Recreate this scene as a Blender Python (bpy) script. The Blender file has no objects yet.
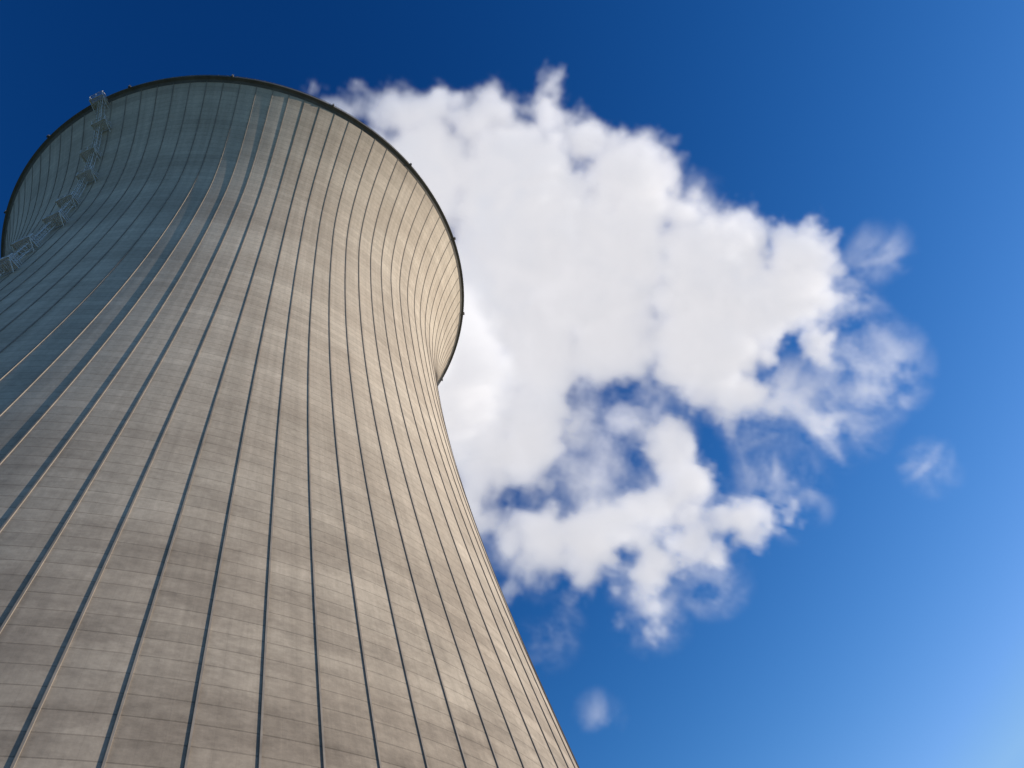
import bpy, math, numpy as np, random
from mathutils import Matrix,Vector
H=160.0; CZ=1.7
PSI,TH,RO,F,D=0.64949,0.97075,-0.27707,758.62,85.518
ZT,RA,BL,BU=119.43,39.172,114.41,58.1
AL0=-0.0079478;NR=99;DAL=2*math.pi/NR;ALAD=-0.80
def rad(z):
    b=BL if z<ZT else BU
    return RA*math.sqrt(1+((z-ZT)/b)**2)
S=bpy.context.scene
def link(o,parent=None):
    S.collection.objects.link(o)
    if parent:o.parent=parent
    return o
def empty(name):
    o=bpy.data.objects.new(name,None);return link(o)
def mesh(name,V,Fc,mat,parent=None,smooth=False):
    me=bpy.data.meshes.new(name);me.from_pydata(V,[],Fc);me.materials.append(mat)
    if smooth:
        for q in me.polygons:q.use_smooth=True
    me.update()
    return link(bpy.data.objects.new(name,me),parent)
# ---------- camera basis
f=np.array([math.sin(PSI)*math.cos(TH),math.cos(PSI)*math.cos(TH),math.sin(TH)])
r0=np.array([math.cos(PSI),-math.sin(PSI),0]);u0=np.cross(r0,f)
rr=r0*math.cos(RO)+u0*math.sin(RO);uu=-r0*math.sin(RO)+u0*math.cos(RO)
def raydir(x,y):
    d=f*F+rr*(x-512)-uu*(y-384);return d/np.linalg.norm(d)
# ---------- sky + sun
AZ=math.radians(109);EL=math.radians(20)
W=bpy.data.worlds.new("World");S.world=W;W.use_nodes=True
nt=W.node_tree;N=nt.nodes;LK=nt.links
sky=N.new("ShaderNodeTexSky");sky.sky_type='NISHITA';sky.sun_disc=False
sky.sun_elevation=EL;sky.sun_rotation=AZ;sky.dust_density=0.0;sky.ozone_density=2.0
sp=N.new("ShaderNodeSeparateColor");cb=N.new("ShaderNodeCombineColor");LK.new(sky.outputs[0],sp.inputs[0])
def wm_(op,a,v):
    b=N.new("ShaderNodeMath");b.operation=op;b.inputs[1].default_value=v;LK.new(a,b.inputs[0]);return b.outputs[0]
for i,(k,e,mx) in ((1,(58,2.05,5.0)),(2,(29,1.55,8.6))):
    o=wm_('MINIMUM',wm_('MULTIPLY',wm_('POWER',wm_('MULTIPLY',sp.outputs[i],.1),e),k),mx)
    LK.new(o,cb.inputs[i])
    if i==1:
        LK.new(wm_('MULTIPLY',wm_('POWER',wm_('MULTIPLY',o,.1),1.8),9.0),cb.inputs[0])
LK.new(cb.outputs[0],N["Background"].inputs[0]);N["Background"].inputs[1].default_value=0.1
L=bpy.data.lights.new("sun",'SUN');L.energy=5.0;L.angle=0.009;L.color=(1,.9,.77);lo=link(bpy.data.objects.new("sun",L))
sdv=Vector((math.sin(AZ)*math.cos(EL),math.cos(AZ)*math.cos(EL),math.sin(EL)))
lo.rotation_euler=sdv.to_track_quat('Z','Y').to_euler()
# ---------- node helper
class G:
    def __init__(s,name):
        s.m=bpy.data.materials.new(name);s.m.use_nodes=True;s.t=s.m.node_tree;s.b=s.t.nodes["Principled BSDF"]
        s.b.inputs["Roughness"].default_value=.92
        s.b.inputs["Specular IOR Level"].default_value=.2
    def new(s,t):return s.t.nodes.new(t)
    def put(s,i,v):
        if isinstance(v,(int,float)):i.default_value=v
        elif isinstance(v,tuple):i.default_value=v
        else:s.t.links.new(v,i)
    def math(s,op,a,b=None,c=None,clamp=False):
        m=s.new("ShaderNodeMath");m.operation=op;m.use_clamp=clamp
        for i,v in enumerate((a,b,c)):
            if v is not None:s.put(m.inputs[i],v)
        return m.outputs[0]
    def comb(s,x,y,z=0.0):
        c=s.new("ShaderNodeCombineXYZ")
        for i,v in enumerate((x,y,z)):s.put(c.inputs[i],v)
        return c.outputs[0]
    def noise(s,vec,sc,de=5,ro=.6):
        n=s.new("ShaderNodeTexNoise");n.inputs["Scale"].default_value=sc;n.inputs["Detail"].default_value=de;n.inputs["Roughness"].default_value=ro
        s.put(n.inputs["Vector"],vec);return n.outputs[0]
    def map(s,v,a,b,c,d):
        m=s.new("ShaderNodeMapRange");s.put(m.inputs[0],v)
        for i,x in enumerate((a,b,c,d)):m.inputs[i+1].default_value=x
        return m.outputs[0]
    def mix(s,fac,a,b,mode='MIX'):
        m=s.new("ShaderNodeMix");m.data_type='RGBA';m.blend_type=mode
        s.put(m.inputs[0],fac);s.put(m.inputs[6],a);s.put(m.inputs[7],b);return m.outputs[2]
g=G("weathered_concrete")
tc=g.new("ShaderNodeTexCoord");se=g.new("ShaderNodeSeparateXYZ");g.put(se.inputs[0],tc.outputs["Object"])
X,Y,Z=se.outputs
ang=g.math('ARCTAN2',X,g.math('MULTIPLY',Y,-1.0))
sx=g.math('MULTIPLY',ang,45.0)
LIFT=1.3
zl=g.math('DIVIDE',Z,LIFT);lift=g.math('FLOOR',zl);lf=g.math('FRACT',zl)
bl_=g.math('DIVIDE',g.math('SUBTRACT',ang,AL0),DAL);bay=g.math('FLOOR',bl_);bf=g.math('FRACT',bl_)
def white(vec):
    w=g.new("ShaderNodeTexWhiteNoise");w.noise_dimensions='3D';g.put(w.inputs["Vector"],vec);return w.outputs[0]
w1=g.map(white(g.comb(3.3,lift)),0,1,.93,1.05)
w2=g.map(white(g.comb(bay,lift,4.0)),0,1,.965,1.03)
w3=g.map(white(g.comb(bay,7.0,4.0)),0,1,.95,1.04)
streak=g.map(g.noise(g.comb(g.math('MULTIPLY',sx,1.1),g.math('MULTIPLY',Z,.022)),1,7,.68),.3,.7,.85,1.1)
big=g.noise(g.comb(g.math('MULTIPLY',sx,.06),g.math('MULTIPLY',Z,.1),5.0),1,8,.6)
bigv=g.map(big,.32,.68,.93,1.06)
low=g.map(Z,24,74,1,0.03)
st=g.noise(g.comb(g.math('MULTIPLY',sx,.13),g.math('MULTIPLY',Z,.3),9.0),1,9,.72)
stm=g.math('MULTIPLY',g.map(st,.42,.64,0,1),low)
grain=g.map(g.noise(tc.outputs["Object"],2.3,7,.75),.25,.75,.82,1.16)
joint=g.math('LESS_THAN',lf,.055)
vj=g.math('LESS_THAN',g.math('FRACT',g.math('MULTIPLY',bf,3.0)),.018)
v=w1
for q in (w2,w3,streak,bigv,grain):v=g.math('MULTIPLY',v,q)
v=g.math('MULTIPLY',v,g.math('SUBTRACT',1.0,g.math('MULTIPLY',joint,.28)))
v=g.math('MULTIPLY',v,g.math('SUBTRACT',1.0,g.math('MULTIPLY',vj,.1)))
edge=g.map(g.math('ABSOLUTE',g.math('SUBTRACT',bf,.5)),.36,.5,0,1)
v=g.math('MULTIPLY',v,g.math('SUBTRACT',1.0,g.math('MULTIPLY',edge,g.map(big,.35,.65,.15,.02))))
v=g.math('MULTIPLY',v,g.map(g.math('ADD',Z,g.math('MULTIPLY',streak,5.0)),158,164,1,.9))
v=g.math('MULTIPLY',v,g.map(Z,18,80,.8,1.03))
base=g.mix(g.map(big,.4,.62,0,1),(.475,.392,.303,1),(.53,.447,.35,1))
base=g.mix(g.math('MULTIPLY',stm,.64),base,(.17,.135,.105,1))
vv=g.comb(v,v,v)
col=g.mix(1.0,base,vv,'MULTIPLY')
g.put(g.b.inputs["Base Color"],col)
hgt=g.math('ADD',g.math('MULTIPLY',joint,-1.0),g.math('MULTIPLY',grain,1.2))
bp=g.new("ShaderNodeBump");bp.inputs["Strength"].default_value=.6;bp.inputs["Distance"].default_value=.02
g.put(bp.inputs["Height"],hgt);g.put(g.b.inputs["Normal"],bp.outputs[0])
concrete=g.m
def simple(name,c,sc,lo_=.75,hi=1.2,rough=.9,metal=0):
    g=G(name);tc=g.new("ShaderNodeTexCoord")
    n=g.map(g.noise(tc.outputs["Object"],sc,6,.65),.3,.7,lo_,hi)
    g.put(g.b.inputs["Base Color"],g.mix(1.0,(*c,1),g.comb(n,n,n),'MULTIPLY'))
    g.b.inputs["Roughness"].default_value=rough;g.b.inputs["Metallic"].default_value=metal
    return g.m
ribm=simple("rib_concrete",(.27,.23,.19),.8)
rimm=simple("rim_concrete",(.14,.13,.12),.5)
steel=simple("galvanised_steel",(.7,.69,.68),1.5,.8,1.1,rough=.5)
grass=simple("grass_ground",(.06,.09,.03),.15,.6,1.3)
gravel=simple("gravel",(.28,.25,.2),2.0)
# ---------- cooling tower
tower=empty("cooling_tower")
zs=np.linspace(9.5,H,150);na=99*8
def lathe(name,prof,mat,closed=False,smooth=True,n=na):
    V=[];Fc=[]
    for r,z in prof:
        for j in range(n):
            al=2*math.pi*j/n;V.append((r*math.sin(al),-r*math.cos(al),z))
    m=len(prof)
    for i in range(m if closed else m-1):
        i2=(i+1)%m
        for j in range(n):
            k=(j+1)%n;Fc.append((i*n+j,i*n+k,i2*n+k,i2*n+j))
    return mesh(name,V,Fc,mat,tower,smooth)
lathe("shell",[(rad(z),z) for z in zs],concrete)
lathe("inner_shell",[(rad(z)-.5,z) for z in zs[::-1]],concrete,n=200)
lathe("lintel_ring",[(rad(9.5)+.7,8.3),(rad(9.5)+.7,9.9),(rad(9.5)-1,9.9),(rad(9.5)-1,8.3)],rimm,True,False,300)
RH=rad(H)
lathe("rim",[(RH-.1,H-1.0),(RH+.45,H-.8),(RH+.45,H-.1),(RH-1.4,H-.1),(RH-1.4,H-1.2),(RH-.6,H-1.5)],rimm,True,False,400)
V=[];Fc=[]
zr=np.linspace(10,H-1.1,110)
for k in range(NR):
    al=AL0+k*DAL
    for i,z in enumerate(zr):
        R0=rad(z)
        for s,dd in((-1,-.1),(-.75,.085),(.75,.085),(1,-.1)):
            R=R0+dd;da=s*0.075/R;V.append((R*math.sin(al+da),-R*math.cos(al+da),z))
        if i:
            b=len(V)-8
            for j in range(3):Fc.append((b+j,b+j+1,b+j+5,b+j+4))
mesh("ribs",V,Fc,ribm,tower)
# strut helper
class B:
    def __init__(s):s.V=[];s.F=[]
    def strut(s,a,b,w,h=None):
        h=h or w;a=Vector(a);b=Vector(b);d=(b-a).normalized()
        up=Vector((0,0,1)) if abs(d.z)<.9 else Vector((1,0,0))
        x=d.cross(up).normalized()*w/2;y=x.cross(d).normalized()*h/2
        k=len(s.V)
        for p in (a,b):
            for q in (-x-y,x-y,x+y,-x+y):s.V.append(tuple(p+q))
        s.F+=[(k,k+3,k+2,k+1),(k+4,k+5,k+6,k+7)]+[(k+i,k+(i+1)%4,k+4+(i+1)%4,k+4+i) for i in range(4)]
def loc(al,t,n,z):
    R=rad(max(min(z,H),0))+n
    return Vector((R*math.sin(al)+t*math.cos(al),-R*math.cos(al)+t*math.sin(al),z))
b=B();nr=180
for j in range(nr):
    a0=2*math.pi*j/nr;a1=2*math.pi*(j+1)/nr
    def rp(a,z):return ((RH+.3)*math.sin(a),-(RH+.3)*math.cos(a),z)
    b.strut(rp(a0,H-.12),rp(a0,H+.9),.06)
    for hz in (.4,.9):b.strut(rp(a0,H+hz),rp(a1,H+hz),.05)
mesh("rim_railing",b.V,b.F,rimm,tower)
b=B()
for j in range(16):
    a0=2*math.pi*j/16+.1
    b.strut(((RH+.6)*math.sin(a0),-(RH+.6)*math.cos(a0),H-.8),((RH+.6)*math.sin(a0),-(RH+.6)*math.cos(a0),H+.2),.3)
mesh("warning_lights",b.V,b.F,rimm,tower)
b=B()
zz=12.0;step=1.0
while zz<H-1:
    z2=min(zz+step,H)
    for t in (-.4,.4):b.strut(loc(ALAD,t,.45,zz),loc(ALAD,t,.45,z2),.1)
    for t in (-.45,0,.45):b.strut(loc(ALAD,t,1.2,zz),loc(ALAD,t,1.2,z2),.07)
    for u in (0,.33,.66):b.strut(loc(ALAD,-.4,.45,zz+u),loc(ALAD,.4,.45,zz+u),.05)
    pts=[loc(ALAD,t,n,zz) for t,n in((-.4,.45),(-.6,.8),(-.45,1.2),(0,1.32),(.45,1.2),(.6,.8),(.4,.45))]
    for i in range(6):b.strut(pts[i],pts[i+1],.07)
    zz+=step
mesh("access_ladder",b.V,b.F,steel,tower)
b=B()
k=0;zp=H-1.6
while zp>14:
    t0,t1=(-.8,1.9) if k%2 else (-1.9,.8)
    n0,n1=.12,1.8
    for i in range(9):
        t=t0+(t1-t0)*(i+.5)/9
        b.strut(loc(ALAD,t,n0,zp),loc(ALAD,t,n1,zp),.22,.05)
    for hz in (-.1,.55,1.1):
        w=.18 if hz<0 else .1
        b.strut(loc(ALAD,t0,n1,zp+hz),loc(ALAD,t1,n1,zp+hz),w)
        for t in (t0,t1):b.strut(loc(ALAD,t,n0,zp+hz),loc(ALAD,t,n1,zp+hz),w)
    for t in (t0,(t0+t1)/2,t1):
        b.strut(loc(ALAD,t,n1,zp),loc(ALAD,t,n1,zp+1.1),.1)
    for t in (t0,t1):
        b.strut(loc(ALAD,t,n1,zp),loc(ALAD,t,0.05,zp-1.5),.11)
    zp-=8.6;k+=1
mesh("ladder_platforms",b.V,b.F,steel,tower)
b=B()
for j in range(48):
    a0=2*math.pi*j/48;dd=math.pi/48
    for s in (-1,1):
        r1=rad(0)+1.0;r2=rad(9.5)-.15
        b.strut((r1*math.sin(a0),-r1*math.cos(a0),0),(r2*math.sin(a0+s*dd),-r2*math.cos(a0+s*dd),8.6),.9)
mesh("support_columns",b.V,b.F,rimm,tower)
lathe("basin_wall",[(rad(0)+5,-.5),(rad(0)+5,1.4),(rad(0)+4.6,1.4),(rad(0)+4.6,-.5)],rimm,True,False,200)
# ---------- ground
def disc(name,r,z,mat,n=96):
    V=[(0,0,z)]+[(r*math.cos(2*math.pi*i/n),r*math.sin(2*math.pi*i/n),z) for i in range(n)]
    mesh(name,V,[(0,1+i,1+(i+1)%n) for i in range(n)],mat)
disc("ground",6000,0,grass);disc("gravel_apron",100,.004,gravel)
# ---------- steam plume: voxel grid filled from puff centres + fractal noise
TZ=250.0;SL=0.6
e1=np.array([1.,0,0]);e2=np.array([0,1,-SL]);e2/=np.linalg.norm(e2);e3=np.cross(e1,e2)
C0=np.array([0,-D,CZ]);P0=np.array([0,0,TZ])
bl=[(345,114,22),(400,110,32),(440,99,27),(480,122,28),(500,150,42),(545,116,22),(580,150,34),(430,170,60),(520,220,75),(610,190,48),(650,190,34),(690,228,34),(600,270,80),(690,280,58),(740,250,42),(790,258,36),(812,288,32),(760,310,50),(700,340,56),(480,300,70),(480,390,55),(515,410,48),(540,360,60),(610,340,48),(480,450,50),(465,490,35),(530,450,42),(545,475,26),(665,450,26),(690,480,34),(665,510,34),(640,530,44),(590,545,44),(545,535,40),(520,562,26),(643,578,38),(652,602,25),(655,616,15),(695,540,24),(740,515,20),(785,510,15),(820,340,25),(740,392,30),(700,395,24)]
wl=[(868,370,56),(835,420,50),(775,490,56),(710,575,48),(550,635,42),(888,250,35),(935,468,28),(603,720,25),(515,560,58),(620,410,80),(780,410,64),(600,480,90),(842,300,48),(700,215,50),(640,430,74),(650,610,46)]
rng=random.Random(3)
def towld(l):
    o=[]
    for x,y,q_ in l:
        d=raydir(x,y);t=((P0-C0)@e3)/(d@e3);X=C0+d*t;R=q_*t/F;q=X-P0
        o.append((q@e1,q@e2,rng.uniform(-.3,.3)*R,R))
    return o
pts=towld(bl)
for w in [(5,5,160,26),(25,12,178,30),(45,22,195,34)]:
    q=np.array(w[:3])-P0;pts.append((q@e1,q@e2,q@e3,w[3]))
A=np.array(pts);A2=np.array(towld(wl))
AA=np.concatenate([A,A2])
lo_=(AA[:,:3]-AA[:,3:]).min(0)-4;hi_=(AA[:,:3]+AA[:,3:]).max(0)+4
ng=bpy.data.node_groups.new("steam","GeometryNodeTree")
ng.interface.new_socket("Geometry",in_out='OUTPUT',socket_type='NodeSocketGeometry')
ng.interface.new_socket("Geometry",in_out='INPUT',socket_type='NodeSocketGeometry')
n=ng.nodes;lk=ng.links
out=n.new("NodeGroupOutput");pos=n.new("GeometryNodeInputPosition")
def M(op,a,b=None,c=None,clamp=False):
    m=n.new("ShaderNodeMath");m.operation=op;m.use_clamp=clamp
    for i,v in enumerate((a,b,c)):
        if v is None:continue
        if isinstance(v,(int,float)):m.inputs[i].default_value=v
        else:lk.new(v,m.inputs[i])
    return m.outputs[0]
def field(A):
    q=lambda r:max(4,round(r/4)*4)
    dist=None
    for r_ in sorted(set(q(r) for r in A[:,3])):
        me=bpy.data.meshes.new("puff_centres");me.from_pydata([tuple(a[:3]) for a in A if q(a[3])==r_],[],[])
        o=bpy.data.objects.new("puff_centres",me)
        oi=n.new("GeometryNodeObjectInfo");oi.inputs[0].default_value=o
        px=n.new("GeometryNodeProximity");px.target_element='POINTS';lk.new(oi.outputs["Geometry"],px.inputs[0])
        dd=M('SUBTRACT',px.outputs["Distance"],float(r_))
        dist=dd if dist is None else M('SMOOTH_MIN',dist,dd,7.0)
    return dist
def noise(scale,detail,rough,dist_=0,off=0):
    t=n.new("ShaderNodeTexNoise");t.inputs["Scale"].default_value=scale;t.inputs["Detail"].default_value=detail
    t.inputs["Roughness"].default_value=rough;t.inputs["Distortion"].default_value=dist_
    va=n.new("ShaderNodeVectorMath");va.operation='ADD';va.inputs[1].default_value=(off,off,off);lk.new(pos.outputs[0],va.inputs[0])
    lk.new(va.outputs[0],t.inputs["Vector"]);return t.outputs[0]
d1=field(A);d2=field(A2)
n1=M('SUBTRACT',noise(1/30,5,.68,.3),.5)
bil=M('ABSOLUTE',M('SUBTRACT',noise(1/16,2.7,.5,.2,77.0),.5))
v=M('SUBTRACT',M('MULTIPLY_ADD',n1,56.0,M('MULTIPLY',d1,-1.0)),3.0)
v=M('MULTIPLY_ADD',bil,36.0,v)
dens=M('MULTIPLY',v,1/8,clamp=True)
dens=M('POWER',dens,1.3)
n2=noise(1/22,5,.7,.6,300.0)
wv=M('MULTIPLY',M('SUBTRACT',n2,.5),4.5,clamp=True)
wm=M('MULTIPLY',M('MULTIPLY',d2,-1.0),1/13,clamp=True)
dens2=M('MULTIPLY',M('MULTIPLY',wv,wm),.42)
dn=M('MAXIMUM',dens,dens2)
vc=n.new("GeometryNodeVolumeCube");lk.new(dn,vc.inputs["Density"])
vc.inputs["Min"].default_value=tuple(lo_);vc.inputs["Max"].default_value=tuple(hi_)
vx=1.4
for i,a in enumerate("XYZ"):vc.inputs["Resolution "+a].default_value=int((hi_[i]-lo_[i])/vx)
sm=n.new("GeometryNodeSetMaterial");lk.new(vc.outputs[0],sm.inputs[0])
vm=bpy.data.materials.new("steam");vm.use_nodes=True;t=vm.node_tree;t.nodes.clear()
vm.cycles.volume_step_rate=4.5
at=t.nodes.new("ShaderNodeAttribute");at.attribute_name="density"
def mu(k):
    m=t.nodes.new("ShaderNodeMath");m.operation='MULTIPLY';m.inputs[1].default_value=k;t.links.new(at.outputs["Fac"],m.inputs[0]);return m.outputs[0]
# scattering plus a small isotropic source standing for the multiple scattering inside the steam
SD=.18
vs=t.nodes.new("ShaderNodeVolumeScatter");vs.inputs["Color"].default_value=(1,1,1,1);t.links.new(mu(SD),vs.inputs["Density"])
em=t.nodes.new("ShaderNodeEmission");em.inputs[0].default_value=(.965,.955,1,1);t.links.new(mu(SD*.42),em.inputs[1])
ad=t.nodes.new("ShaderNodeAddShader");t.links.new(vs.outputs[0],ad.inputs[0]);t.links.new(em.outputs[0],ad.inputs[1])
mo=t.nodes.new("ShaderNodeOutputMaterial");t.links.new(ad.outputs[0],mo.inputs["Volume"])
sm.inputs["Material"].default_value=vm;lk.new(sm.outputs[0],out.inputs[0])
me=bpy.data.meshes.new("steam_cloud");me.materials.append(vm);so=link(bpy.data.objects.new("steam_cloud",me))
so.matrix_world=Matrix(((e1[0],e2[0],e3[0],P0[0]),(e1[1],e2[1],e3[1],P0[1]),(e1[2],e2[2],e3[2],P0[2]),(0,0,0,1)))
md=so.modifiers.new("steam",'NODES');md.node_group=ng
# ---------- camera
cd=bpy.data.cameras.new("camera");co=link(bpy.data.objects.new("camera",cd));S.camera=co
cd.sensor_width=36;cd.lens=F/1024*36;cd.clip_end=20000
co.matrix_world=Matrix(((rr[0],uu[0],-f[0],0),(rr[1],uu[1],-f[1],-D),(rr[2],uu[2],-f[2],CZ),(0,0,0,1)))
S.view_settings.view_transform='Standard';S.view_settings.look='None'
